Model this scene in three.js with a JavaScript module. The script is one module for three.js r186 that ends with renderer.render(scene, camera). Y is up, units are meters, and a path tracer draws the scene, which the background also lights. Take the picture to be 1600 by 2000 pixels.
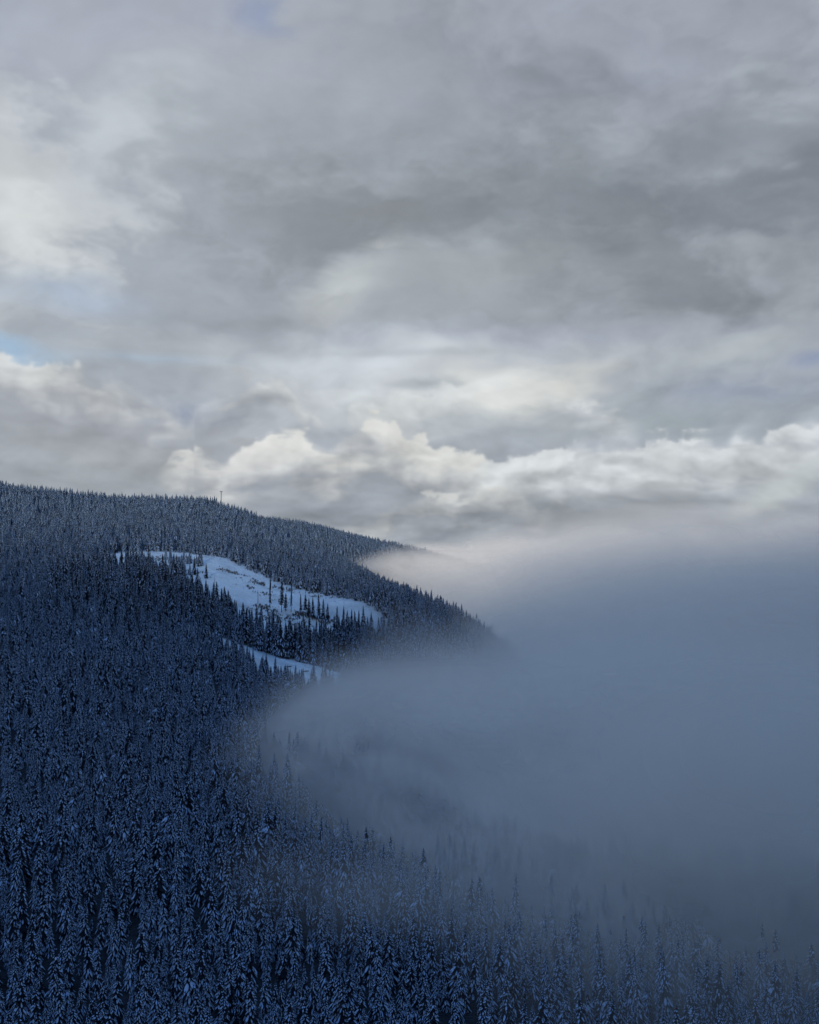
import * as THREE from 'three';
import { mergeGeometries } from 'three/addons/utils/BufferGeometryUtils.js';

// ------------------------------------------------------------------ camera, sky, sun, exposure
const scene = new THREE.Scene();
const camera = new THREE.PerspectiveCamera(55, 819 / 1024, 1, 40000);
camera.position.set(0, 0, 0);
camera.rotation.set(0.03902, 0, 0);
const renderer = new THREE.WebGLRenderer({ antialias: true });
renderer.toneMapping = THREE.LinearToneMapping;
renderer.toneMappingExposure = 1.0;
renderer.shadowMap.enabled = true;

const sun = new THREE.DirectionalLight(new THREE.Color(1.0, 0.92, 0.80), 2.0);
sun.position.set(-500, 765, 3300);
sun.target.position.set(0, -60, -700);
sun.castShadow = true;
sun.shadow.radius = 12;
sun.shadow.mapSize.set(4096, 4096);
Object.assign(sun.shadow.camera, { left: -1800, right: 1800, top: 1500, bottom: -1500, near: 100, far: 9000 });
scene.add(sun, sun.target);

// ------------------------------------------------------------------ noise and helpers
function rng(seed) {
  let s = seed >>> 0;
  return () => { s = (s + 0x6d2b79f5) | 0; let t = Math.imul(s ^ (s >>> 15), 1 | s); t = (t + Math.imul(t ^ (t >>> 7), 61 | t)) ^ t; return ((t ^ (t >>> 14)) >>> 0) / 4294967296; };
}
const PERM = new Uint8Array(512), VAL = new Float32Array(256);
{
  const r = rng(77), p = [...Array(256).keys()];
  for (let i = 255; i > 0; i--) { const j = Math.floor(r() * (i + 1)); [p[i], p[j]] = [p[j], p[i]]; }
  for (let i = 0; i < 512; i++) PERM[i] = p[i & 255];
  for (let i = 0; i < 256; i++) VAL[i] = r() * 2 - 1;
}
function noise3(x, y, z) {   // smooth value noise, -1..1
  const ix = Math.floor(x), iy = Math.floor(y), iz = Math.floor(z);
  let u = x - ix, v = y - iy, w = z - iz;
  u = u * u * u * (u * (u * 6 - 15) + 10); v = v * v * v * (v * (v * 6 - 15) + 10); w = w * w * w * (w * (w * 6 - 15) + 10);
  const X = ix & 255, Y = iy & 255, Z = iz & 255, X1 = (X + 1) & 255, Y1 = (Y + 1) & 255, Z1 = (Z + 1) & 255;
  const a = PERM[X] , b = PERM[X1], aa = PERM[a + Y], ab = PERM[a + Y1], ba = PERM[b + Y], bb = PERM[b + Y1];
  const l0 = VAL[PERM[aa + Z]], l1 = VAL[PERM[ba + Z]], l2 = VAL[PERM[ab + Z]], l3 = VAL[PERM[bb + Z]];
  const h0 = VAL[PERM[aa + Z1]], h1 = VAL[PERM[ba + Z1]], h2 = VAL[PERM[ab + Z1]], h3 = VAL[PERM[bb + Z1]];
  const p = l0 + (l1 - l0) * u, q = l2 + (l3 - l2) * u, s = h0 + (h1 - h0) * u, t = h2 + (h3 - h2) * u;
  const m = p + (q - p) * v, n = s + (t - s) * v;
  return m + (n - m) * w;
}
function fbm(x, y, z, oct, gain = 0.5) {
  let a = 1, s = 0, n = 0;
  for (let i = 0; i < oct; i++) { s += a * noise3(x, y, z); n += a; a *= gain; const t = x * 2.03 + 7.1; x = y * 1.2 + t * 0.86 - 0; y = y * 1.77 - t * 0.41 + 3.7; z = z * 2.01 + 1.9; }
  return s / n;
}
const clamp = (x, a = 0, b = 1) => Math.min(b, Math.max(a, x));
const smooth = (a, b, x) => { const t = clamp((x - a) / (b - a)); return t * t * (3 - 2 * t); };
const mix = (a, b, t) => a + (b - a) * t;
const lin = (c) => { c /= 255; return c <= 0.04045 ? c / 12.92 : ((c + 0.055) / 1.055) ** 2.4; };
const DEG = Math.PI / 180;

// ------------------------------------------------------------------ sky: broken winter cloud, every feature given by azimuth and elevation in degrees
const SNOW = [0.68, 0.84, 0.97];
const MISTCOLOR = [0.99, 0.945, 0.87], VEILS = 38, LEAN = 0.8, THICK = 4;
const SOFT = [
  [-17.7,27.2,15.5,5.67,170,176,190,0.85,0], [13.4,27.7,16.7,4.18,152,158,172,0.85,0], [10.5,21.1,19.1,5.97,134,141,149,0.95,0],
  [7.5,18.6,14.3,2.68,124,131,139,0.8,0], [-3.0,19.0,9.8,2.98,134,140,146,0.8,4], [18.9,17.6,10.7,3.58,124,131,141,0.85,0],
  [20.3,23.5,7.8,3.58,138,145,155,0.6,0], [-8.5,28.9,2.1,0.95,126,144,180,0.5,-20], [-6.1,26.2,7.8,1.79,168,175,186,0.6,-8],
  [-22.1,17.5,6.3,6.56,216,221,223,1,20], [-17.0,19.3,4.5,3.28,196,202,207,0.85,30], [-14.8,22.1,7.2,2.68,188,195,203,0.85,25],
  [-22.4,21.0,3.9,1.79,185,190,195,0.6,0], [-19.4,13.9,6.0,1.19,168,184,206,0.7,0], [-3.0,14.7,3.9,1.49,196,202,204,0.9,30],
  [4.5,15.5,8.9,1.79,165,172,178,0.7,5], [-10.4,13.5,7.5,1.79,150,156,164,0.6,0], [14.7,14.4,7.2,1.49,134,140,148,0.7,-8],
  [21.8,13.6,2.7,1.79,152,159,165,0.6,20], [-22.2,10.8,3.3,0.89,150,184,214,0.85,-6], [-14.7,10.7,6.0,0.36,166,186,206,0.6,0],
  [6.0,12.2,14.9,0.75,163,170,186,0.7,0], [1.5,11.0,17.9,1.55,194,201,208,1,0], [1.2,8.9,14.0,2.24,197,203,208,1,0],
  [6.9,9.4,2.7,1.64,221,223,219,1,0], [2.1,9.6,2.4,0.42,152,162,170,0.6,0], [-1.2,11.4,7.8,0.24,176,183,190,0.6,1],
  [18.8,9.4,8.1,1.79,142,152,168,0.85,0], [22.8,10.5,1.5,0.48,128,142,174,0.6,6], [17.5,11.1,4.5,0.78,181,189,193,0.8,10],
  [16.0,7.7,9.8,1.34,150,160,166,0.8,0], [0.0,7.7,7.5,0.75,172,180,186,0.7,0], [-18.8,7.5,11.3,2.68,162,167,174,0.9,0],
  [-13.8,8.2,3.6,0.78,126,139,162,0.85,0], [-16.0,5.6,11.3,1.64,166,171,175,0.8,0], [-18.7,4.4,9.8,1.19,152,159,165,0.8,0]];
const CUMULUS = [
  { top: [[-29.1,10.00], [-25.3,10.07], [-22.8,10.46], [-21.7,10.23], [-20.4,9.99], [-19.1,10.18], [-17.4,9.63], [-14.7,8.77], [-12.4,7.99]], lit: [213,216,216], shade: [158,163,171], rim: 1.64, deep: 4.47, k: 0.95, blur: 0.35 },
  { top: [[-13.5,7.52], [-12.1,8.29], [-11.0,8.84], [-9.2,9.53], [-7.8,10.00], [-7.2,9.52], [-5.7,8.29], [-4.2,7.72]], lit: [214,217,217], shade: [165,171,179], rim: 1.13, deep: 2.68, k: 0.85, blur: 0.4 },
  { top: [[-4.8,7.86], [-2.4,8.61], [0.0,9.21], [3.0,9.87], [6.0,10.41], [7.8,10.26], [8.9,9.25], [11.8,8.15], [13.5,7.52]], lit: [221,224,224], shade: [182,188,194], rim: 2.09, deep: 3.28, k: 0.55, blur: 0.6 },
  { top: [[-14.6,4.90], [-12.7,6.02], [-10.9,5.12], [-9.5,5.88], [-8.0,6.64], [-6.3,6.72], [-4.5,6.03], [-3.3,6.84], [-1.9,7.82], [-1.0,7.35], [0.0,6.70], [1.8,6.16], [3.6,5.65], [5.7,4.30]], lit: [221,222,219], shade: [142,148,157], rim: 2.39, deep: 5.67, k: 0.92, blur: 0.25 },
  { top: [[3.0,4.17], [4.8,4.96], [7.7,5.70], [10.4,6.07], [13.2,6.18], [15.2,6.47], [17.0,6.75], [17.9,6.24], [19.0,6.67], [20.1,6.30], [21.7,6.92], [23.7,7.17], [27.6,7.26], [31.0,5.75]], lit: [214,219,221], shade: [150,156,161], rim: 2.83, deep: 6.86, k: 0.92, blur: 0.25 },
  { top: [[-5.4,0.44], [-2.4,2.08], [-0.6,2.83], [1.2,3.19], [3.6,2.98], [4.8,3.51], [6.2,3.26], [7.7,2.22], [8.6,2.80], [9.8,2.06], [11.2,1.32]], lit: [206,208,207], shade: [136,142,150], rim: 1.34, deep: 3.28, k: 0.92, blur: 0.25 },
];
const LOW = [
  [13.2,2.2,11.3,1.34,147,153,161,0.7,0], [9.8,1.8,2.7,1.04,126,134,142,0.8,0], [20.6,3.1,4.8,0.95,188,195,195,0.85,35],
  [2.1,0.9,2.4,0.72,128,135,143,0.7,0], [16.0,0.4,14.9,0.89,141,148,160,0.8,0], [-5.4,1.9,4.8,1.49,140,147,156,0.7,0]];
const SPOTS = [[-110,270,-135.4], [-54,265,-133.1], [0,265,-133.1], [55,270,-135.4], [114,280,-140.1], [-140,340,-117.1], [-71,345,-118.7], [-17,340,-125.7], [34,330,-130.6], [84,300,-134.5], [97,345,-134.4], [143,340,-137.7], [144,400,-132.3], [81,395,-132.7], [44,430,-132.8], [-173,420,-100], [-111,430,-102.2], [-57,440,-104.4], [0,420,-123.4], [-224,540,-70.9], [-145,560,-73.2], [-85,550,-91.8], [-61,590,-90.3], [-283,680,-34.5], [-233,690,-34.9], [-166,640,-59.4], [-163,668,-48.5], [-118,650,-63.9], [-81,648,-75.4], [-54,648,-80.1], [-204,715,-33.4], [-143,690,-57.2], [-106,680,-67.9], [-52,668,-80.5], [-80,770,-65.8], [-133,800,-47.7], [-187,900,-16.4], [-242,930,-4.8], [-268,880,-10.1], [-34,810,-46.2], [-66,850,-40.1], [-116,890,-31], [-183,950,-8.4], [-350,960,4.5], [-408,980,9.8], [-276,1060,16.8], [-186,1020,-0], [-584,1400,85], [-482,1380,72.8], [-374,1340,56.4], [-347,1480,59.7], [-280,1450,54.4], [-216,1380,40.4], [-129,1240,2.8], [-73,1120,-24.8], [-21,1010,-44.5], [24,930,-61.2], [-492,1180,41.1], [-369,1180,35], [-246,1180,19.6], [-135,1080,-10.8], [-60,960,-35.4], [-334,2250,67.6], [-172,2200,34.9], [-17,2150,-5.3], [107,2050,-49.3], [-16,760,-80.8], [19,720,-95.5], [48,780,-94.8], [70,900,-80.3], [0,0,-9], [-120,20,-14], [120,20,-14], [0,-150,55], [-300,-150,75], [300,-150,190], [0,-500,210], [-600,-500,240], [600,-500,480], [390,110,200], [740,330,310], [1150,760,280], [0,110,-88], [-110,110,-84], [110,110,-92], [-500,300,-40], [-500,600,20], [-700,900,70], [-900,1300,150], [-900,1700,60], [-500,1800,-60], [-200,1800,-120], [0,1500,-190], [330,560,-250], [100,520,-190], [120,700,-235], [400,700,-290], [300,1000,-290], [600,1200,-330], [200,1400,-270], [640,700,-250], [900,1500,-330], [150,2360,-70], [60,2500,-110], [-150,2480,-40], [300,2350,-150], [1400,1700,-330], [1400,2400,-340], [700,2000,-330], [-900,2300,60], [-500,2700,-100], [300,2600,-300], [1200,2000,-340], [1800,1200,-300]];  // unseen wall on the right is added, rise behind heightened, to block light
function buildSky() {
  const W = 4096, H = 2048, data = new Float32Array(W * H * 4);
  const prep = (L) => L.map(([a, e, w, h, r, g, b, s, rot]) => ({ a, e, iw: 1 / w, ih: 1 / h, h, c: [lin(r), lin(g), lin(b)], s, co: Math.cos(rot * DEG), si: Math.sin(rot * DEG), reach: Math.hypot(w, h) * 1.9 + 3, seed: a * 1.37 + e * 2.11 }));
  const soft = prep(SOFT), low = prep(LOW);
  const cum = CUMULUS.map((c, i) => ({ ...c, L: c.lit.map(lin), S: c.shade.map(lin), a0: c.top[0][0], a1: c.top[c.top.length - 1][0], e1: Math.max(...c.top.map((p) => p[1])), e0: Math.min(...c.top.map((p) => p[1])), seed: i * 17.3 }));
  const topAt = (t, a) => { for (let i = 1; i < t.length; i++) if (a <= t[i][0]) { const k = clamp((a - t[i - 1][0]) / (t[i][0] - t[i - 1][0])); return mix(t[i - 1][1], t[i][1], k * k * (3 - 2 * k)); } return t[t.length - 1][1]; };
  const GREY = [lin(160), lin(167), lin(176)], BLUE = [0.10, 0.28, 0.68], below = [0.045, 0.07, 0.12];
  for (let row = 0; row < H; row++) {
    const el = ((row + 0.5) / H - 0.5) * 180, ce = Math.cos(el * DEG), se = Math.sin(el * DEG);
    for (let col = 0; col < W; col++) {
      const at = (row * W + col) * 4;
      data[at + 3] = 1;
      if (el < -1) { data[at] = below[0]; data[at + 1] = below[1]; data[at + 2] = below[2]; continue; }
      const phi = ((col + 0.5) / W - 0.5) * 2 * Math.PI, x = Math.cos(phi) * ce, z = Math.sin(phi) * ce;
      let az = Math.atan2(x, -z) / DEG;
      const near = Math.abs(az) < 44 && el < 48;
      // broken cloud everywhere: grey veils low down, more blue between them overhead
      const k = 1 / (0.30 + Math.max(se, 0));
      const n = fbm(x * k * 1.7 + 5, se * 2.2, z * k * 1.7, near ? 4 : 6, 0.52);
      const cover = smooth(-0.40, 0.30, n + 0.62 * (1 - smooth(8, 46, el)) - 0.26 * smooth(20, 60, el));
      const shade = 1 + 0.55 * fbm(x * k * 2.3 - 3, se * 3 + 9, z * k * 2.3 + 4, near ? 3 : 5, 0.55);
      const hi = smooth(22, 55, el);
      let r = mix(BLUE[0], GREY[0] * shade * mix(1, 0.58, hi), cover), g = mix(BLUE[1], GREY[1] * shade * mix(1, 0.84, hi), cover), b = mix(BLUE[2], GREY[2] * shade * mix(1, 1.18, hi), cover);
      if (near) {
        const inF = (1 - smooth(26, 42, Math.abs(az))) * (1 - smooth(29, 44, el));
        const q = 1.25 * el + 7 * (1 - Math.exp(-el / 6));
        const f1 = fbm(az * 0.085 + 3, q * 0.11, 1.5, 5, 0.55), f2 = fbm(az * 0.085 - 11, q * 0.11, 8.2, 5, 0.55);
        const SW = mix(1.5, 0.7, smooth(8, 20, el)), soft2 = mix(1, 0.5, smooth(9, 18, el));
        const g1 = fbm(az * 0.30 + SW * f1, q * 0.40 + SW * f2, 4.4, 6, 0.58), g2 = fbm(az * 0.30 - 9 + SW * f2, q * 0.40 - SW * f1, 6.1, 6, 0.58);
        const wisp = fbm(az * 0.13 + 0.6 * g1 + 1.2 * f1 + q * 0.1, q * 0.21 - az * 0.04 + 0.6 * g2, 12.7, 6, 0.6);
        // soft billows lit from the upper left
        const lowBand = smooth(17, 5, el), bx = az * 0.3 + 0.9 * f1, by = q * 0.33 + 0.9 * f2;
        const puff = (px, py) => { let s = 0, a = 1; for (let o = 0; o < 4; o++) { const v = noise3(px, py, 21 + o * 5.3); s += a * v; a *= 0.5; px = px * 2.07 + 3; py = py * 2.07 - 2; } return s; };
        const relief = puff(bx, by) - puff(bx - 0.22, by + 0.3);
        const tone = 1 + inF * (0.14 * f1 + soft2 * (0.09 * g1 + 0.16 * wisp) + mix(0.05, 0.13, lowBand) * relief);
        r = mix(r, GREY[0], inF); g = mix(g, GREY[1], inF); b = mix(b, GREY[2], inF);
        const over = (c, a) => { a *= inF; r += (c[0] - r) * a; g += (c[1] - g) * a; b += (c[2] - b) * a; };
        const dab = (F) => {
          const dx0 = az - F.a, dy0 = el - F.e;
          if (dx0 * dx0 + dy0 * dy0 > F.reach * F.reach) return;
          const m = Math.min(3.4, F.h * 1.1);
          const dx = dx0 + m * (2.4 * f1 + 0.9 * g1), dy = dy0 + m * (1.2 * f2 + 0.6 * g2);
          const u = (dx * F.co + dy * F.si) * F.iw, v = (dy * F.co - dx * F.si) * F.ih;
          over(F.c, F.s * smooth(1.45, 0.0, Math.sqrt(u * u + v * v) + 0.55 * g1 + 0.6 * wisp));
        };
        for (const F of soft) dab(F);
        let billow = null;
        for (const C of cum) {
          if (az < C.a0 || az > C.a1 || el > C.e1 + 1.5 || el < C.e0 - C.deep - 2) continue;
          if (billow === null) {
            billow = 0; let a = 1, fx = az * 0.62 + 0.25 * f1, fy = el * 0.8 + 0.25 * f2, s = 0;
            for (let o = 0; o < 4; o++) { billow += a * (1 - 2 * Math.abs(noise3(fx, fy, C.seed + o * 3.1))); s += a; a *= 0.48; fx *= 2.1; fy *= 2.1; }
            billow /= s;
          }
          const end = smooth(0, 1.6, az - C.a0) * smooth(0, 1.6, C.a1 - az);
          const d = topAt(C.top, az + 0.5 * f1) - el + 0.65 * billow - 0.35 + 0.5 * g2 + 0.25;   // degrees below the cloud's upper edge
          if (d <= 0) continue;
          const crisp = smooth(0, C.blur + 1.1 * smooth(-0.25, 0.35, g1 + wisp), d), fade = 1 - smooth(0.25, 1, d / C.deep + 0.4 * g1);
          const t = smooth(-0.1, 1.15, d / (C.rim * 1.5) + 0.45 * g1 + 0.4 * wisp - 0.25 * relief), hi = 1 + 0.05 * relief;
          const soft3 = C.k;
          over([mix(C.L[0], C.S[0], t) * hi, mix(C.L[1], C.S[1], t) * hi, mix(C.L[2], C.S[2], t) * hi], soft3 * end * crisp * fade);
        }
        for (const F of low) dab(F);
        r *= tone; g *= tone; b *= tone * (1 + 0.03 * inF * f2);
      }
      data[at] = r; data[at + 1] = g; data[at + 2] = b;
    }
  }
  const t = new THREE.DataTexture(data, W, H, THREE.RGBAFormat, THREE.FloatType);
  t.mapping = THREE.EquirectangularReflectionMapping;
  t.magFilter = t.minFilter = THREE.LinearFilter;
  t.needsUpdate = true;
  return t;
}
const skyTexture = buildSky();
scene.background = skyTexture;
scene.environment = skyTexture;

// ------------------------------------------------------------------ the mountainside: a smooth surface through chosen spots (x, distance ahead, height)
const heightAt = (() => {
  const P = SPOTS.map(([x, d, h]) => [x / 500, d / 500, h]), n = P.length, m = n + 3;
  const U = (r2) => (r2 < 1e-12 ? 0 : 0.5 * r2 * Math.log(r2));
  const A = Array.from({ length: m }, () => new Float64Array(m + 1));
  for (let i = 0; i < n; i++) {
    for (let j = 0; j < n; j++) A[i][j] = U((P[i][0] - P[j][0]) ** 2 + (P[i][1] - P[j][1]) ** 2);
    A[i][i] += 0.0006;
    A[i][n] = A[n][i] = 1; A[i][n + 1] = A[n + 1][i] = P[i][0]; A[i][n + 2] = A[n + 2][i] = P[i][1];
    A[i][m] = P[i][2];
  }
  for (let c = 0; c < m; c++) {
    let p = c;
    for (let r = c + 1; r < m; r++) if (Math.abs(A[r][c]) > Math.abs(A[p][c])) p = r;
    [A[c], A[p]] = [A[p], A[c]];
    for (let r = c + 1; r < m; r++) { const k = A[r][c] / A[c][c]; if (k) for (let j = c; j <= m; j++) A[r][j] -= k * A[c][j]; }
  }
  const w = new Float64Array(m);
  for (let c = m - 1; c >= 0; c--) { let s = A[c][m]; for (let j = c + 1; j < m; j++) s -= A[c][j] * w[j]; w[c] = s / A[c][c]; }
  const raw = (x, d) => {
    x /= 500; d /= 500;
    let h = w[n] + w[n + 1] * x + w[n + 2] * d;
    for (let i = 0; i < n; i++) h += w[i] * U((x - P[i][0]) ** 2 + (d - P[i][1]) ** 2);
    return h;
  };
  return (x, z) => {
    const d = -z, far = Math.max(smooth(2450, 3300, d), smooth(1100, 2400, x), smooth(1500, 3400, -x), smooth(500, 1500, -d));
    let h = far < 1 ? raw(x, d) : 0;
    const away = d < 0 ? mix(380, 340, smooth(1500, 6000, -d)) + 220 * smooth(-100, 1300, x) : mix(-300, -340, smooth(3000, 9000, d)) + 260 * smooth(900, 2600, -x - 200 + 0.1 * d) * (1 - smooth(2500, 5000, d));  // out-of-view rise behind the camera, shaped to hold back sky and sun
    h = mix(h, away, far);
    return h + 1.6 * noise3(x / 60, 3.3, z / 60) + 0.5 * noise3(x / 17, 1.1, z / 17);
  };
})();
// a cheaper look-up of the same surface: bilinear in a table of 6 m cells over the part that the photograph shows
const table = (() => {
  const x0 = -1500, x1 = 900, d0 = 60, d1 = 2500, c = 8, nx = (x1 - x0) / c + 1, nd = (d1 - d0) / c + 1, t = new Float32Array(nx * nd);
  for (let j = 0; j < nd; j++) for (let i = 0; i < nx; i++) t[j * nx + i] = heightAt(x0 + i * c, -(d0 + j * c));
  return (x, z) => {
    const u = (x - x0) / c, v = (-z - d0) / c, i = Math.floor(u), j = Math.floor(v);
    if (i < 0 || j < 0 || i >= nx - 1 || j >= nd - 1) return heightAt(x, z);
    const a = u - i, b = v - j, k = j * nx + i;
    return mix(mix(t[k], t[k + 1], a), mix(t[k + nx], t[k + nx + 1], a), b);
  };
})();

function tag(o, label, category, group, kind) {
  if (label) o.userData.label = label;
  if (category) o.userData.category = category;
  if (group) o.userData.group = group;
  if (kind) o.userData.kind = kind;
  return o;
}
const inside = (poly, x, d) => { let c = false; for (let i = 0, j = poly.length - 1; i < poly.length; j = i++) { const [a, b] = poly[i], [e, f] = poly[j]; if ((b > d) !== (f > d) && x < (e - a) * (d - b) / (f - b) + a) c = !c; } return c; };
const edgeDistance = (poly, x, d) => { let m = 1e9; for (let i = 0, j = poly.length - 1; i < poly.length; j = i++) { const [a, b] = poly[j], ux = poly[i][0] - a, ud = poly[i][1] - b, t = clamp(((x - a) * ux + (d - b) * ud) / (ux * ux + ud * ud)); m = Math.min(m, Math.hypot(x - a - ux * t, d - b - ud * t)); } return m; };
const CLEARING = [[-284, 868], [-276, 930], [-246, 946], [-185, 961], [-150, 925], [-116, 897], [-66, 846], [-29, 810], [-18, 800], [-45, 781], [-63, 752], [-89, 716], [-128, 752], [-163, 788], [-190, 808], [-213, 815], [-241, 830]];
const ROAD = [[-233, 743], [-202, 707], [-169, 692], [-143, 689], [-106, 680], [-80, 669], [-45, 657], [-43, 632], [-72, 608], [-95, 616], [-136, 664], [-162, 677], [-196, 701]];

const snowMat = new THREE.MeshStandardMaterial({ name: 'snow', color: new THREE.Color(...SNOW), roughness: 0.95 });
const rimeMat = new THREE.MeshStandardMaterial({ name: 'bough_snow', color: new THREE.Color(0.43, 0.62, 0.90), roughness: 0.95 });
const needleMat = new THREE.MeshStandardMaterial({ name: 'needles', color: new THREE.Color(0.004, 0.012, 0.028), roughness: 0.9 });
const barkMat = new THREE.MeshStandardMaterial({ name: 'bark', color: new THREE.Color(0.045, 0.038, 0.034), roughness: 0.95 });
const deadMat = new THREE.MeshStandardMaterial({ name: 'weathered_wood', color: new THREE.Color(0.06, 0.055, 0.055), roughness: 0.9 });

{
  const axis = (spans) => { const a = []; for (const [from, to, step] of spans) for (let v = from; v < to - 1e-6; v += step) a.push(v); a.push(spans[spans.length - 1][1]); return a; };
  const X = axis([[-16000, -4000, 1500], [-4000, -1600, 120], [-1600, -700, 30], [-700, 300, 9], [300, 1000, 30], [1000, 4000, 150], [4000, 16000, 1500]]);
  const D = axis([[-9000, -1800, 900], [-1800, -300, 100], [-300, 60, 20], [60, 300, 12], [300, 1100, 8], [1100, 2600, 20], [2600, 4600, 150], [4600, 18000, 1500]]);
  const pos = new Float32Array(X.length * D.length * 3), idx = [];
  let k = 0;
  for (const d of D) for (const x of X) { pos[k++] = x; pos[k++] = heightAt(x, -d); pos[k++] = -d; }
  const n = X.length;
  for (let j = 0; j < D.length - 1; j++) for (let i = 0; i < n - 1; i++) { const a = j * n + i; idx.push(a, a + 1, a + n, a + 1, a + n + 1, a + n); }
  const g = new THREE.BufferGeometry();
  g.setAttribute('position', new THREE.BufferAttribute(pos, 3));
  g.setIndex(idx);
  g.computeVertexNormals();
  const uv = new Float32Array(X.length * D.length * 2);
  for (let i = 0; i < uv.length / 2; i++) { uv[i * 2] = pos[i * 3] / 64; uv[i * 2 + 1] = pos[i * 3 + 2] / 64; }
  // open snow in the cuttings; twigs, thin snow and shade painted into the colour under the trees
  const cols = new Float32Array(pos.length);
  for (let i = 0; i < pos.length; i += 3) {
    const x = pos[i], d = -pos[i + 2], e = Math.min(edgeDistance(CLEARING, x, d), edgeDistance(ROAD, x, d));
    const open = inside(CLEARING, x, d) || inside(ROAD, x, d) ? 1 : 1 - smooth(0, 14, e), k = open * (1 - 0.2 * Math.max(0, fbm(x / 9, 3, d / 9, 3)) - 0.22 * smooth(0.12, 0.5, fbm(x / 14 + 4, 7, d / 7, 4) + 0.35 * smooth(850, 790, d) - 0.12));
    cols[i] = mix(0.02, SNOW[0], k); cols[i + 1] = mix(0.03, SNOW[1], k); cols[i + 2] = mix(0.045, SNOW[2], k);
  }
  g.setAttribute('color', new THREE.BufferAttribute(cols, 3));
  g.setAttribute('uv', new THREE.BufferAttribute(uv, 2));
  // wind-packed snow: ripples, tracks of slumped snow and small hollows, 64 m to a repeat
  const S = 512, h = new Uint8Array(S * S * 4);
  for (let y = 0; y < S; y++) for (let x = 0; x < S; x++) {
    const a = x / S * 2 * Math.PI, b = y / S * 2 * Math.PI, p = [Math.cos(a) * 3, Math.sin(a) * 3, Math.cos(b) * 3, Math.sin(b) * 3];
    const v = fbm(p[0] + p[2] * 0.7, p[1] - p[3] * 0.7, p[2] + p[3], 5, 0.6);
    const w = fbm(p[0] * 3 + p[3], p[1] * 3 + p[2], p[3] * 3 - p[0], 3, 0.6);
    const c = clamp(128 + 120 * v + 60 * Math.max(0, w), 0, 255), o = (y * S + x) * 4;
    h[o] = h[o + 1] = h[o + 2] = c; h[o + 3] = 255;
  }
  const bump = new THREE.DataTexture(h, S, S);
  bump.wrapS = bump.wrapT = THREE.RepeatWrapping; bump.magFilter = bump.minFilter = THREE.LinearFilter; bump.needsUpdate = true;
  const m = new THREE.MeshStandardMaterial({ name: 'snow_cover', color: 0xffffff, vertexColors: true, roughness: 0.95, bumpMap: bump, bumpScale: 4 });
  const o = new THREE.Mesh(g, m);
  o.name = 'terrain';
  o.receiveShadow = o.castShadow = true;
  scene.add(tag(o, 'snow covered mountainside falling into a mist filled valley', null, null, 'structure'));
}

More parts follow.
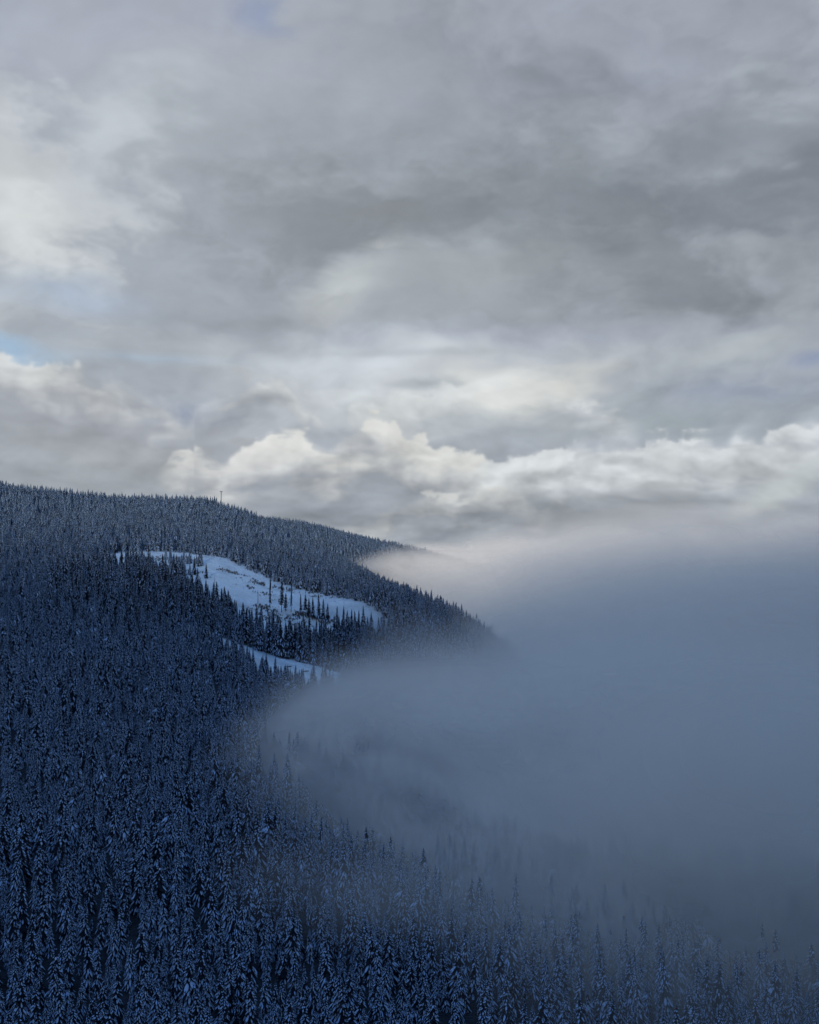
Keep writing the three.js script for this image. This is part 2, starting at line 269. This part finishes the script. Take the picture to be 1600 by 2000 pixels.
// ------------------------------------------------------------------ conifers: every bough a drooping ridge of needles with a pad of snow on it
function strip(out, stations) {   // stations: [left, ridge, right] points; two faces wide
  const base = out.length / 3;
  for (const s of stations) for (const p of s) out.push(p[0], p[1], p[2]);
  const f = [];
  for (let i = 0; i < stations.length - 1; i++) { const a = base + i * 3, b = a + 3; f.push(a, a + 1, b, a + 1, b + 1, b, a + 1, a + 2, b + 1, a + 2, b + 2, b + 1); }
  return f;
}
function geometryOf(points, faces) {
  const g = new THREE.BufferGeometry();
  g.setAttribute('position', new THREE.BufferAttribute(new Float32Array(points), 3));
  g.setIndex(faces);
  g.computeVertexNormals();
  return g;
}
function makeConifer({ seed, H = 18, R = 2.4, bare = 0.05, n = 170, snow = 0.85, gaps = 0, power = 0.8, droop = 1 }) {
  const r = rng(seed), np = [], nf = [], sp = [], sf = [];
  const lop = r() * 6.28, lopsided = 0.18;
  const radius = (t, phi) => R * (Math.pow(1 - t, power) * (0.92 + 0.25 * noise3(t * 9, Math.cos(phi) * 1.3 + seed, Math.sin(phi) * 1.3)) * (1 + lopsided * Math.cos(phi - lop)) + 0.035);
  for (let i = 0; i < n; i++) {
    const u = (i + r() * 0.9) / n, t = bare + (1 - bare) * (1 - Math.pow(1 - u, 0.72)), phi = i * 2.39996 + (r() - 0.5) * 0.8;
    if (gaps && noise3(t * 6, phi * 0.8, seed + 3) > 0.5 - gaps) continue;
    const L = radius(t, phi) * (0.72 + 0.45 * r()), w = 0.15 * L + 0.13 + 0.06 * r(), y0 = t * H + (r() - 0.5) * 0.3;
    const a0 = mix(-0.32, 0.25, t) - 0.25 * r() * droop, curl = mix(0.75, 0.45, t) * droop * (0.7 + 0.6 * r());
    const c = Math.cos(phi), s = Math.sin(phi), bend = (r() - 0.5) * 0.5;
    const at = (q, side, wide, lift, drop) => {
      const d = q * L, y = y0 + Math.tan(a0) * d - curl * d * d / Math.max(L, 0.6) + lift - (side ? drop : 0);
      const o = side * wide + bend * q * q * L * 0.35;
      return [c * d - s * o, y, s * d + c * o];
    };
    const j = () => 0.75 + 0.5 * r();
    nf.push(...strip(np, [[0.02, 0.35], [0.4, 1.15], [0.75, 1.0], [1.0, 0.16]].map(([q, k]) => { const wl = w * k * j(), wr = w * k * j(); return [at(q, -1, wl, 0, wl * 0.75), at(q, 0, 0, 0, 0), at(q, 1, wr, 0, wr * 0.75)]; })));
    if (r() < snow * 0.86) {
      const q0 = 0.12 + 0.3 * r(), thick = 0.06 + 0.08 * r(), full = 0.42 + 0.26 * r();
      sf.push(...strip(sp, [[q0, 0.25], [mix(q0, 1, 0.4), 0.95], [mix(q0, 1, 0.75), 0.8], [0.985, 0.12]].map(([q, k], e) => { const wl = w * k * full * j(), wr = w * k * full * j(), up = thick * (e === 3 ? 0.4 : 1); return [at(q, -1, wl, up * 0.55, wl * 0.7), at(q, 0, 0, up, 0), at(q, 1, wr, up * 0.55, wr * 0.7)]; })));
    }
  }
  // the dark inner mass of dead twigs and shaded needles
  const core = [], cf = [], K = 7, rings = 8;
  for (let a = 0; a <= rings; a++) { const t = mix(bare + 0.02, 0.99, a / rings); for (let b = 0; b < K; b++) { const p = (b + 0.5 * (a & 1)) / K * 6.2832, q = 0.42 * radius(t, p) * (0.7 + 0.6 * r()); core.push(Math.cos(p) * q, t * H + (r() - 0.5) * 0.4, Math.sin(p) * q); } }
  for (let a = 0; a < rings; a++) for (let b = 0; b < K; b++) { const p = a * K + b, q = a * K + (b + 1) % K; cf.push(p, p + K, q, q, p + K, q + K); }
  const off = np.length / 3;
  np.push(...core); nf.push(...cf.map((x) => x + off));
  const trunk = new THREE.CylinderGeometry(0.03, 0.013 * H, H * 0.985, 6, 6, true); trunk.translate(0, H * 0.4925 - 0.6, 0);
  { const p = trunk.attributes.position; for (let i = 0; i < p.count; i++) { const k = p.getY(i) / H; p.setX(i, p.getX(i) + 0.12 * Math.sin(k * 5 + seed)); p.setZ(i, p.getZ(i) + 0.1 * Math.sin(k * 4 + seed * 2)); } }
  trunk.deleteAttribute('uv'); trunk.computeVertexNormals();
  return { H, R, trunk, needles: geometryOf(np, nf), snow: geometryOf(sp, sf) };
}
const KINDS = [
  { look: 'bushy full', spec: { seed: 11, H: 14.2, R: 3.25, n: 230, snow: 0.9, power: 0.75 } },
  { look: 'slender', spec: { seed: 23, H: 15.6, R: 2.48, n: 210, snow: 0.85, power: 0.7, bare: 0.08 } },
  { look: 'heavily snow laden', spec: { seed: 37, H: 13.5, R: 3.07, n: 220, snow: 1, power: 0.85, droop: 1.25 } },
  { look: 'ragged', spec: { seed: 41, H: 14.6, R: 2.9, n: 220, snow: 0.8, power: 0.7, gaps: 0.22, bare: 0.07 } },
  { look: 'broad dark', spec: { seed: 59, H: 13.5, R: 3.42, n: 230, snow: 0.62, power: 0.8 } },
  { look: 'pointed', spec: { seed: 67, H: 15, R: 2.82, n: 210, snow: 0.88, power: 1.0 } },
];
for (const k of KINDS) k.parts = makeConifer(k.spec);
// straighter trees with bare lower trunks along the edges of the cuttings
const TALL = [
  { parts: makeConifer({ seed: 71, H: 16.8, R: 2.62, n: 170, snow: 0.75, bare: 0.16, power: 0.6, gaps: 0.08 }) },
  { parts: makeConifer({ seed: 83, H: 17.6, R: 2.43, n: 170, snow: 0.7, bare: 0.12, power: 0.65, gaps: 0.1 }) },
  { parts: makeConifer({ seed: 97, H: 16, R: 2.73, n: 170, snow: 0.8, bare: 0.08, power: 0.7 }) },
];
function standing(parts, name) {
  const t = new THREE.Group();
  t.name = name;
  const add = (n, g, m, p) => { const o = new THREE.Mesh(g, m); o.name = n; o.castShadow = o.receiveShadow = true; p.add(o); return o; };
  add('trunk', parts.trunk, barkMat, t);
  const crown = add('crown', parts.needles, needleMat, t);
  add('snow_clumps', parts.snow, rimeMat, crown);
  return t;
}
const counts = {};
function numbered(n) { const k = counts[n] = (counts[n] ?? -1) + 1; return k ? n + '_' + String(k).padStart(3, '0') : n; }

const PIX = 1921;
const seenAt = (x, y, z) => { const c = Math.cos(0.03902), s = Math.sin(0.03902), fy = y * c + z * s, fd = -(-y * s + z * c); return [800 + PIX * x / fd, 1000 - PIX * fy / fd]; };   // where a place falls in the picture, to leave out what it cannot show
const forest = [];
{
  const r = rng(2024), cell = 4.5;
  for (let d = 130; d < 2400; d += cell * (d < 1300 ? 1 : 1.12)) {
    const half = d * 0.475 + 50;
    for (let x0 = -half; x0 < half; x0 += cell) {
      const x = x0 + (r() - 0.5) * cell * 1.25, dd = d + (r() - 0.5) * cell * 1.25, pick = r(), sz = r(), turn = r() * 6.2832, l1 = r() - 0.5, l2 = r() - 0.5, drop = r();
      if (inside(ROAD, x, dd)) continue;
      if (inside(CLEARING, x, dd) && !(x < -190 && x > -246 && pick * 7 % 1 < 0.38 + 0.5 * noise3(x / 12, 4, dd / 12) && dd < 915)) continue;
      const patch = noise3(x / 38, 5.5, dd / 38) + 0.6 * noise3(x / 13, 2.5, dd / 13);
      if (drop < 0.08 + 0.30 * smooth(0.15, 0.9, patch)) continue;
      const y = table(x, -dd);
      // hidden behind a rise
      let hid = false;
      for (let k = 0.25; k < 0.97 && !hid; k += 0.045) hid = table(x * k, -dd * k) + 5 > (y + 17) * k && dd * (1 - k) > 40;
      if (hid) continue;
      const high = smooth(900, 1500, dd), edge = Math.min(edgeDistance(CLEARING, x, dd), edgeDistance(ROAD, x, dd));
      const stand = edge < 45 && x > -260 && x < -35 && dd > 665 && dd < 795 - 0.16 * (x + 45);
      let s = (0.66 + 0.62 * sz * sz + 0.14 * noise3(x / 60, 8, dd / 60)) * mix(1, 0.82, high);
      if (sz < 0.12) s *= 0.62;
      if (stand) s *= 1.22;
      forest.push({ x, y: y - 0.2, z: -dd, d: dd, s, turn, l1, l2, stand, pick });
    }
  }
}
// the three hundred trees that show largest are things of their own
const ORD = ['first', 'second', 'third', 'fourth', 'fifth', 'sixth', 'seventh', 'eighth', 'ninth', 'tenth', 'eleventh', 'twelfth', 'thirteenth', 'fourteenth', 'fifteenth', 'sixteenth', 'seventeenth', 'eighteenth', 'nineteenth', 'twentieth', 'twenty-first', 'twenty-second', 'twenty-third', 'twenty-fourth', 'twenty-fifth'];
{
  for (const t of forest) { const [px, py] = seenAt(t.x, t.y + 17 * t.s, t.z); t.px = px; t.py = py; }
  const near = forest.filter((t) => t.px > 4 && t.px < 1596 && t.py < 1965 && !t.stand).sort((a, b) => a.d - b.d).slice(0, 300);
  const proto = KINDS.map((k) => standing(k.parts, 'snowy_spruce')), used = new Set(), said = {};
  near.sort((a, b) => a.px - b.px);
  for (const t of near) {
    t.own = true;
    const k = Math.floor(t.pick * KINDS.length), size = t.s > 1.05 ? 'towering' : t.s > 0.9 ? 'tall' : t.s > 0.7 ? 'medium' : 'short';
    const zone = t.px < 420 ? 'in the bottom left corner' : t.px < 900 ? 'at the bottom middle' : 'in mist at the bottom right', base = size + ' ' + KINDS[k].look + ' spruce';
    const n = said[base + zone] = (said[base + zone] ?? -1) + 1;
    const o = used.has(k) ? proto[k].clone() : proto[k];
    used.add(k);
    o.name = numbered('snowy_spruce');
    o.position.set(t.x, t.y, t.z); o.scale.set(t.s * (1 + 0.2 * t.l1), t.s, t.s * (1 + 0.2 * t.l2)); o.rotation.set(t.l1 * 0.09, t.turn, t.l2 * 0.09);
    scene.add(tag(o, `${base}, ${ORD[n] ?? 'far along'} from the left ${zone}`, 'tree', 'snowy spruces along the bottom of the slope'));
  }
}
// the others, past three hundred
{
  const groups = [
    ['near_forest', 'dense snowy spruce forest covering the near slope below the cutting', (t) => t.d < 690 && !t.stand],
    ['cutting_forest', 'taller conifers standing round the snowy clearing and cutting', (t) => t.stand],
    ['ridge_forest', 'snow dusted conifer forest above the clearing up to the ridge', (t) => t.d >= 690 && t.d < 1750 && !t.stand],
    ['far_forest', 'conifer forest on the far ridge running down into mist', (t) => t.d >= 1750],
  ];
  const q = new THREE.Quaternion(), e = new THREE.Euler(), m4 = new THREE.Matrix4();
  for (const [name, label, test] of groups) {
    const g = new THREE.Group();
    g.name = name;
    const list = forest.filter((t) => !t.own && test(t)), sets = name === 'cutting_forest' ? [...TALL, KINDS[1]] : KINDS;
    sets.forEach((k, i) => {
      const mine = list.filter((t) => Math.floor(t.pick * sets.length) === i);
      if (!mine.length) return;
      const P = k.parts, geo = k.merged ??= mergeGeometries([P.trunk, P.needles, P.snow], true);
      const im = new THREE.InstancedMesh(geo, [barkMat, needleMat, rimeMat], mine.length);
      im.name = 'conifers';
      im.castShadow = im.receiveShadow = true;
      tag(im, null, null, null, 'stuff');
      mine.forEach((t, j) => im.setMatrixAt(j, m4.compose(new THREE.Vector3(t.x, t.y, t.z), q.setFromEuler(e.set(t.l1 * 0.09, t.turn, t.l2 * 0.09)), new THREE.Vector3(t.s * (1 + 0.2 * t.l1), t.s, t.s * (1 + 0.2 * t.l2)))));
      g.add(im);
    });
    scene.add(tag(g, label, null, null, 'stuff'));
  }
}
console.log('trees', forest.length);
const MIST = [[241, -128, 720, 138, 123, 330, 1], [54, -107, 530, 91, 52, 130, 1.2], [8, -93, 482, 67, 30, 90, 2.4], [-19, -85, 474, 37, 20, 55, 2], [357, -86, 1150, 233, 113, 420, 1], [182, -70, 1600, 183, 62, 300, 0.8], [146, -132, 420, 113, 41, 110, 0.5], [71, -116, 400, 68, 27, 70, 0.6], [135, -136, 340, 67, 23, 60, 0.28], [-17, -106, 312, 30, 16, 28, 0.42], [17, -114, 345, 39, 16, 40, 0.26], [-46, -102, 320, 21, 14, 28, 0.2], [95, -126, 300, 74, 23, 55, 0.5], [130, -79, 390, 87, 44, 85, 1.5], [108, -67, 310, 69, 32, 60, 0.8], [92, -99, 400, 62, 35, 70, 0.7], [249, -6, 2400, 99, 32, 120, 1.5], [507, 3, 2500, 156, 46, 150, 1.5], [838, 6, 2600, 175, 51, 150, 1.5], [1109, 21, 2700, 140, 56, 150, 1.5], [46, -11, 2250, 81, 25, 100, 1], [41, -112, 320, 58, 21, 50, 0.24], [6, -105, 400, 41, 20, 50, 0.45], [418, -59, 2300, 502, 53, 420, 1], [945, -54, 2600, 676, 64, 600, 1], [50, -30, 1950, 121, 26, 220, 0.8], [150, -77, 1000, 62, 57, 180, 0.7], [40, -86, 740, 46, 19, 50, 0.16], [60, -67, 930, 58, 29, 70, 1], [97, -81, 900, 56, 37, 90, 0.8], [52, -91, 560, 43, 17, 80, 1.4], [144, -93, 800, 54, 24, 100, 1.4], [-16, -58, 800, 33, 18, 40, 0.14], [0, -68, 800, 37, 29, 50, 0.1], [-34, -85, 600, 28, 9, 40, 0.15], [332, -74, 3200, 266, 59, 500, 0.9], [771, -85, 3300, 412, 68, 500, 0.9], [1201, -88, 3400, 353, 79, 500, 0.9], [1413, -71, 3200, 433, 74, 500, 0.9]];   // x, height, distance ahead, three half widths, strength

// ------------------------------------------------------------------ the cloud bank in the valley: many thin leaning veils through its whole depth, each as dense as the air that it stands for
{
  const density = (x, y, d) => {
    const n1 = fbm(x / 150, y / 75, d / 150, 4, 0.55), n2 = fbm(x / 34 + 9, y / 20, d / 34, 4, 0.6);
    let s = 0;
    for (const [bx, by, bd, rx, ry, rd, k] of MIST) {
      const q = ((x - bx) / rx) ** 2 + ((y - by) / ry) ** 2 + ((d - bd) / rd) ** 2;
      if (q < 4) s += k * Math.pow(smooth(1.9, 0.1, Math.sqrt(q) * (1 + 0.2 * n1) + 0.34 * n1 + 0.26 * n2), 1.5);
    }
    return Math.max(0, Math.min(s, 1.7) * (1 + 1.15 * n1 + 0.65 * n2 - 0.1 * s));
  };
  const pos = [], col = [], thin = [], thick = [];
  for (let i = 0; i < VEILS; i++) {
    const veil = (j) => 235 * Math.pow(3600 / 235, Math.pow(j / (VEILS - 1), 1.4)), d0 = veil(i), gap = Math.max(8, i < VEILS - 1 ? veil(i + 1) - d0 : d0 - veil(i - 1));
    const y0 = Math.max(-0.47 * d0, -345), y1 = 0.06 * d0 + 10, mid = -0.12 * d0;
    const nx = 130, ny = 64, first = pos.length / 3, A = [];
    for (let j = 0; j <= ny; j++) for (let k = 0; k <= nx; k++) {
      const y = mix(y0, y1, j / ny), x = mix(-0.36, 0.60, k / nx) * d0;
      const d = d0 + LEAN * (y - mid) + Math.min(gap, 0.035 * d0 + 8) * (0.6 * noise3(x / (0.22 * d0) + i * 3.7, y / (0.16 * d0), i * 1.3) + 0.10 * noise3(x / (0.07 * d0), y / (0.05 * d0), i * 2.9));
      const above = y - heightAt(x, -d), a = d > 150 ? 1 - Math.exp(-THICK * density(x, y, d) * Math.pow(gap, 0.7) / 100) : 0;
      pos.push(x, y, -d);
      const v = Math.min(0.85, a) * smooth(-4, 3, above) * smooth(0.60, 0.54, x / d0) * smooth(0, 0.08, 1 - j / ny);
      A.push(Math.max(0, v - 0.025) * 1.03);
    }
    for (const v of A) col.push(1, 1, 1, v);
    for (let j = 0; j < ny; j++) for (let k = 0; k < nx; k++) {
      const a = j * (nx + 1) + k, q = [a, a + 1, a + nx + 1, a + nx + 2], m = Math.max(...q.map((p) => A[p]));
      if (m <= 0) continue;
      (m > 0.26 ? thick : thin).push(first + q[0], first + q[1], first + q[2], first + q[1], first + q[3], first + q[2]);
    }
  }
  const whole = new THREE.BufferGeometry();
  whole.setAttribute('position', new THREE.BufferAttribute(new Float32Array(pos), 3));
  whole.setIndex([...Array(0)]);
  const build = (name, label, index, opacity) => {
    const map = new Map(), P = [], C = [], I = [];
    for (const v of index) { let k = map.get(v); if (k === undefined) { k = map.size; map.set(v, k); P.push(pos[v * 3], pos[v * 3 + 1], pos[v * 3 + 2]); C.push(1, 1, 1, Math.min(1, col[v * 4 + 3] / opacity)); } I.push(k); }
    const g = new THREE.BufferGeometry();
    g.setAttribute('position', new THREE.BufferAttribute(new Float32Array(P), 3));
    g.setAttribute('color', new THREE.BufferAttribute(new Float32Array(C), 4));
    g.setIndex(I);
    g.computeVertexNormals();
    const m = new THREE.MeshPhysicalMaterial({ name: 'mist', color: new THREE.Color(...MISTCOLOR), roughness: 1, specularIntensity: 0, transmission: 0.3, thickness: 0, transparent: true, opacity, vertexColors: true, side: THREE.DoubleSide, depthWrite: false });
    const o = new THREE.Mesh(g, m);
    o.name = name;
    o.castShadow = o.receiveShadow = true;
    scene.add(tag(o, label, null, null, 'stuff'));
    console.log(name, I.length / 3);
  };
  build('cloud_bank', 'dense grey blue cloud bank filling the valley beside the forest', thick, 1);
  build('cloud_wisps', 'thin drifting mist at the torn edges of the cloud bank', thin, 0.29);
}

// ------------------------------------------------------------------ the clearing: dead and living trees left standing, scrub, logs; and the mast on the ridge
{
  const r = rng(515);
  const pole = (h, r0, r1, bendBy, seed) => {
    const g = new THREE.CylinderGeometry(r1, r0, h, 7, 8), p = g.attributes.position;
    for (let i = 0; i < p.count; i++) { const k = p.getY(i) / h + 0.5; p.setX(i, p.getX(i) + bendBy * Math.sin(k * 3 + seed)); p.setZ(i, p.getZ(i) + bendBy * Math.cos(k * 2.3 + seed)); }
    g.translate(0, h / 2 - 0.5, 0); g.computeVertexNormals();
    return g;
  };
  // dead pole trees: bare trunk, a few broken limbs, snow lodged on the limbs
  const dead = (name, label, x, d, h, limbs) => {
    const t = new THREE.Group(); t.name = numbered(name);
    const add = (n, g, m, p) => { const o = new THREE.Mesh(g, m); o.name = n; o.castShadow = o.receiveShadow = true; p.add(o); return o; };
    add('trunk', pole(h, 0.26, 0.07, 0.12, x), deadMat, t);
    for (let i = 0; i < limbs; i++) {
      const y = h * (0.35 + 0.6 * r()), a = r() * 6.28, L = 0.7 + 1.3 * r() * (1 - y / h);
      const g = new THREE.CylinderGeometry(0.02, 0.07, L, 5); g.translate(0, L / 2, 0); g.rotateZ(1.75 + 0.3 * r()); g.rotateY(a); g.translate(0, y, 0);
      const limb = add('limb', g, deadMat, t);
      const s = new THREE.SphereGeometry(0.2, 6, 5); s.scale(L * 1.6, 0.4, 0.7); s.translate(-L * 0.55, 0.1, 0); s.rotateY(a); s.translate(0, y - 0.12 * L, 0);
      add('snow_clump', s, snowMat, limb);
    }
    t.position.set(x, table(x, -d), -d); t.rotation.z = (r() - 0.5) * 0.06;
    scene.add(tag(t, label, 'dead tree'));
  };
  dead('dead_tree', 'bare grey dead trunk at the left end of the open snow', -165, 835, 12, 3);
  dead('dead_tree', 'short bare snag at the clearing edge left of the tall thin trees', -126, 820, 12, 2);
  dead('dead_tree', 'thin bare trunk between the sparse tree and the clump', -84, 806, 9, 4);
  // living trees left in the cutting
  const left = (label, x, d, h, R, spec) => {
    const P = makeConifer({ seed: Math.abs(x) * 3 + h, H: h, R: R * 1.3, n: 110, snow: 0.55, ...spec });
    const t = standing(P, numbered('remnant_spruce'));
    t.position.set(x, table(x, -d), -d); t.rotation.set((r() - 0.5) * 0.05, r() * 6, (r() - 0.5) * 0.05);
    scene.add(tag(t, label, 'tree'));
  };
  left('tall thin ragged spruce, leftmost of those standing alone in the clearing', -115, 813, 25, 1.5, { bare: 0.22, power: 0.35, gaps: 0.3, n: 80 });
  left('tall spruce with a thick ragged crown on bare trunk in the clearing', -104.5, 806, 25, 2.3, { bare: 0.3, power: 0.4, gaps: 0.15 });
  left('shorter spruce leaning against the thick crowned one in the clearing', -101.5, 808, 15, 1.9, { bare: 0.3, power: 0.5 });
  left('very thin sparse spruce standing right of the thick crowned pair', -97, 808, 23, 1.2, { bare: 0.25, power: 0.3, gaps: 0.32, n: 80 });
  left('thin spruce with few branch tufts in front of open snow', -89, 806, 16, 1.5, { bare: 0.1, power: 0.5, gaps: 0.33, n: 70 });
  left('leftmost spruce of the clump, tufted top over a bare stem', -84.5, 800, 18, 1.9, { bare: 0.4, power: 0.4, gaps: 0.12 });
  left('second spruce of the clump, bushy and a little shorter', -81.5, 799, 16, 2.2, { bare: 0.18, power: 0.6 });
  left('third spruce of the clump with a split looking crown', -78, 796, 18.5, 2.0, { bare: 0.2, power: 0.55, gaps: 0.1 });
  left('tallest spruce of the clump in the middle of the clearing', -73, 793, 22, 2.3, { bare: 0.22, power: 0.5, gaps: 0.08 });
  left('spruce right of the tallest one in the clump', -69, 792, 19, 2.3, { bare: 0.15, power: 0.6 });
  left('rightmost spruce of the clump with a skirt of low branches', -65.5, 791, 16, 2.4, { bare: 0.08, power: 0.7 });
  left('pointed spruce by itself at the right end of the clump', -58, 789, 15, 1.7, { bare: 0.12, power: 0.6, gaps: 0.1 });
  left('tall spruce at the foot of the clearing, rising over the stand', -52, 779, 21, 2.2, { bare: 0.1, power: 0.6 });
  left('spruce next to the mist at the lower right of the clearing', -45.5, 778, 20, 2.3, { bare: 0.1, power: 0.6 });
  left('slim spruce at the mist edge, rightmost of the clearing', -40, 781, 18, 1.9, { bare: 0.1, power: 0.6 });
  left('dark bushy spruce before the upper left snow patch', -247, 872, 15, 2.6, { bare: 0.05, power: 0.7 });
  left('narrow spruce standing in the upper left snow patch', -232, 880, 14, 1.8, { bare: 0.05, power: 0.7 });
  left('lone spruce between the upper left patch and the open snow', -206, 862, 17, 2.2, { bare: 0.05, power: 0.7 });
  left('spruce at the narrow neck of the clearing', -190, 868, 16, 2.2, { bare: 0.05, power: 0.7 });
  left('small spruce poking up at the start of the open snow', -178, 862, 13, 1.9, { bare: 0.05, power: 0.7 });
  // low scrub and saplings: past counting
  const tw = [], tf = [];
  for (let i = 0; i < 26; i++) { const a = i * 2.4, L = 0.8 + 0.9 * r(), lean = 0.25 + 0.6 * r(), c = Math.cos(a), s = Math.sin(a), k = tw.length / 3; tw.push(c * 0.2 - s * 0.11, 0, s * 0.2 + c * 0.11, c * 0.2 + s * 0.11, 0, s * 0.2 - c * 0.11, c * lean * L * 0.8 - s * 0.12, L * 0.7, s * lean * L * 0.8 + c * 0.12, c * lean * L, L, s * lean * L); tf.push(k, k + 1, k + 2, k + 1, k + 3, k + 2); }
  const bush = geometryOf(tw, tf), spots = [];
  const bands = [[-170, 905, -108, 868, 10, 420], [-150, 868, -100, 826, 8, 160], [-124, 815, -80, 800, 7, 300], [-120, 800, -70, 775, 18, 700], [-262, 905, -205, 925, 14, 260], [-235, 880, -180, 870, 14, 220], [-110, 880, -60, 838, 9, 150], [-90, 806, -62, 792, 4, 120]];
  for (const [x0, d0, x1, d1, w, n] of bands) for (let i = 0; i < n; i++) { const k = r(), x = mix(x0, x1, k) + (r() - 0.5) * w * 1.6, d = mix(d0, d1, k) + (r() + r() - 1) * w; if (fbm(x / 7, 1, d / 7, 2) > -0.12) spots.push([x, d]); }
  const im = new THREE.InstancedMesh(bush, new THREE.MeshStandardMaterial({ name: 'twigs', color: new THREE.Color(0.10, 0.115, 0.135), roughness: 0.95, side: THREE.DoubleSide }), spots.length);
  im.name = 'undergrowth';
  const m4 = new THREE.Matrix4(), q = new THREE.Quaternion(), e = new THREE.Euler();
  spots.forEach(([x, d], i) => { const s = 0.4 + 0.8 * r() * r(); im.setMatrixAt(i, m4.compose(new THREE.Vector3(x, table(x, -d) - 0.1, -d), q.setFromEuler(e.set(0, r() * 6, 0)), new THREE.Vector3(s, s * (0.8 + 0.9 * r()), s))); });
  im.castShadow = im.receiveShadow = true;
  scene.add(tag(im, 'low leafless scrub breaking the snow of the clearing', null, null, 'stuff'));
  // logs
  const log = (label, x, d, L, turn) => {
    const t = new THREE.Group(); t.name = numbered('fallen_log');
    const g = new THREE.CylinderGeometry(0.3, 0.42, L, 8); g.rotateZ(Math.PI / 2);
    const a = new THREE.Mesh(g, deadMat); a.name = 'trunk';
    const s = new THREE.CylinderGeometry(0.33, 0.4, L * 0.8, 8, 1, false, 0.6, 1.9); s.rotateZ(Math.PI / 2); s.translate(0, 0.09, 0);
    const b = new THREE.Mesh(s, snowMat); b.name = 'snow';
    t.add(a, b);
    for (const k of [-0.3, 0.2]) { const st = new THREE.CylinderGeometry(0.05, 0.1, 1, 5); st.translate(0, 0.6, 0); st.rotateX(0.7 * Math.sign(k)); st.translate(L * k, 0, 0); const o = new THREE.Mesh(st, deadMat); o.name = 'branch_stub'; t.add(o); }
    t.position.set(x, table(x, -d) + 0.35, -d); t.rotation.set(0, turn, 0.05);
    scene.add(tag(t, label, 'log'));
  };
  log('dark fallen log lying on the open snow above the clump', -81.5, 848, 4.5, 0.5);
  log('log lying on the left of the snowy road strip', -79, 645, 4, 0.05);
  log('longer log lying across the right of the snowy road strip', -68, 640, 5.5, -0.15);
  // mast
  {
    const t = new THREE.Group(); t.name = 'radio_mast';
    const steel = new THREE.MeshStandardMaterial({ name: 'galvanised_steel', color: new THREE.Color(0.10, 0.105, 0.11), roughness: 0.6, metalness: 0.4 });
    const add = (n, g, p = t) => { const o = new THREE.Mesh(g, steel); o.name = n; o.castShadow = true; p.add(o); return o; };
    const x = -278, d = 1450, y = heightAt(x, -d), top = 87 - y, H = top;
    const pl = new THREE.CylinderGeometry(0.42, 0.62, H, 10); pl.translate(0, H / 2 - 0.3, 0); add('mast_pole', pl);
    const arm = new THREE.BoxGeometry(4.2, 0.5, 0.5); arm.translate(0, H - 0.6, 0); const a = add('crossarm', arm);
    for (const k of [-1.5, 0, 1.3]) { const g = new THREE.CylinderGeometry(0.35, 0.35, 1.6, 8); g.translate(k, H - 0.2, 0.2); add('antenna', g, a); }
    const ring = new THREE.TorusGeometry(0.9, 0.12, 6, 16); ring.rotateX(Math.PI / 2); ring.translate(0, H - 3, 0); add('platform_ring', ring);
    t.position.set(x, y, -d);
    scene.add(tag(t, 'thin radio mast with a crossarm on the forested ridge', 'mast'));
  }
}
renderer.render(scene, camera);
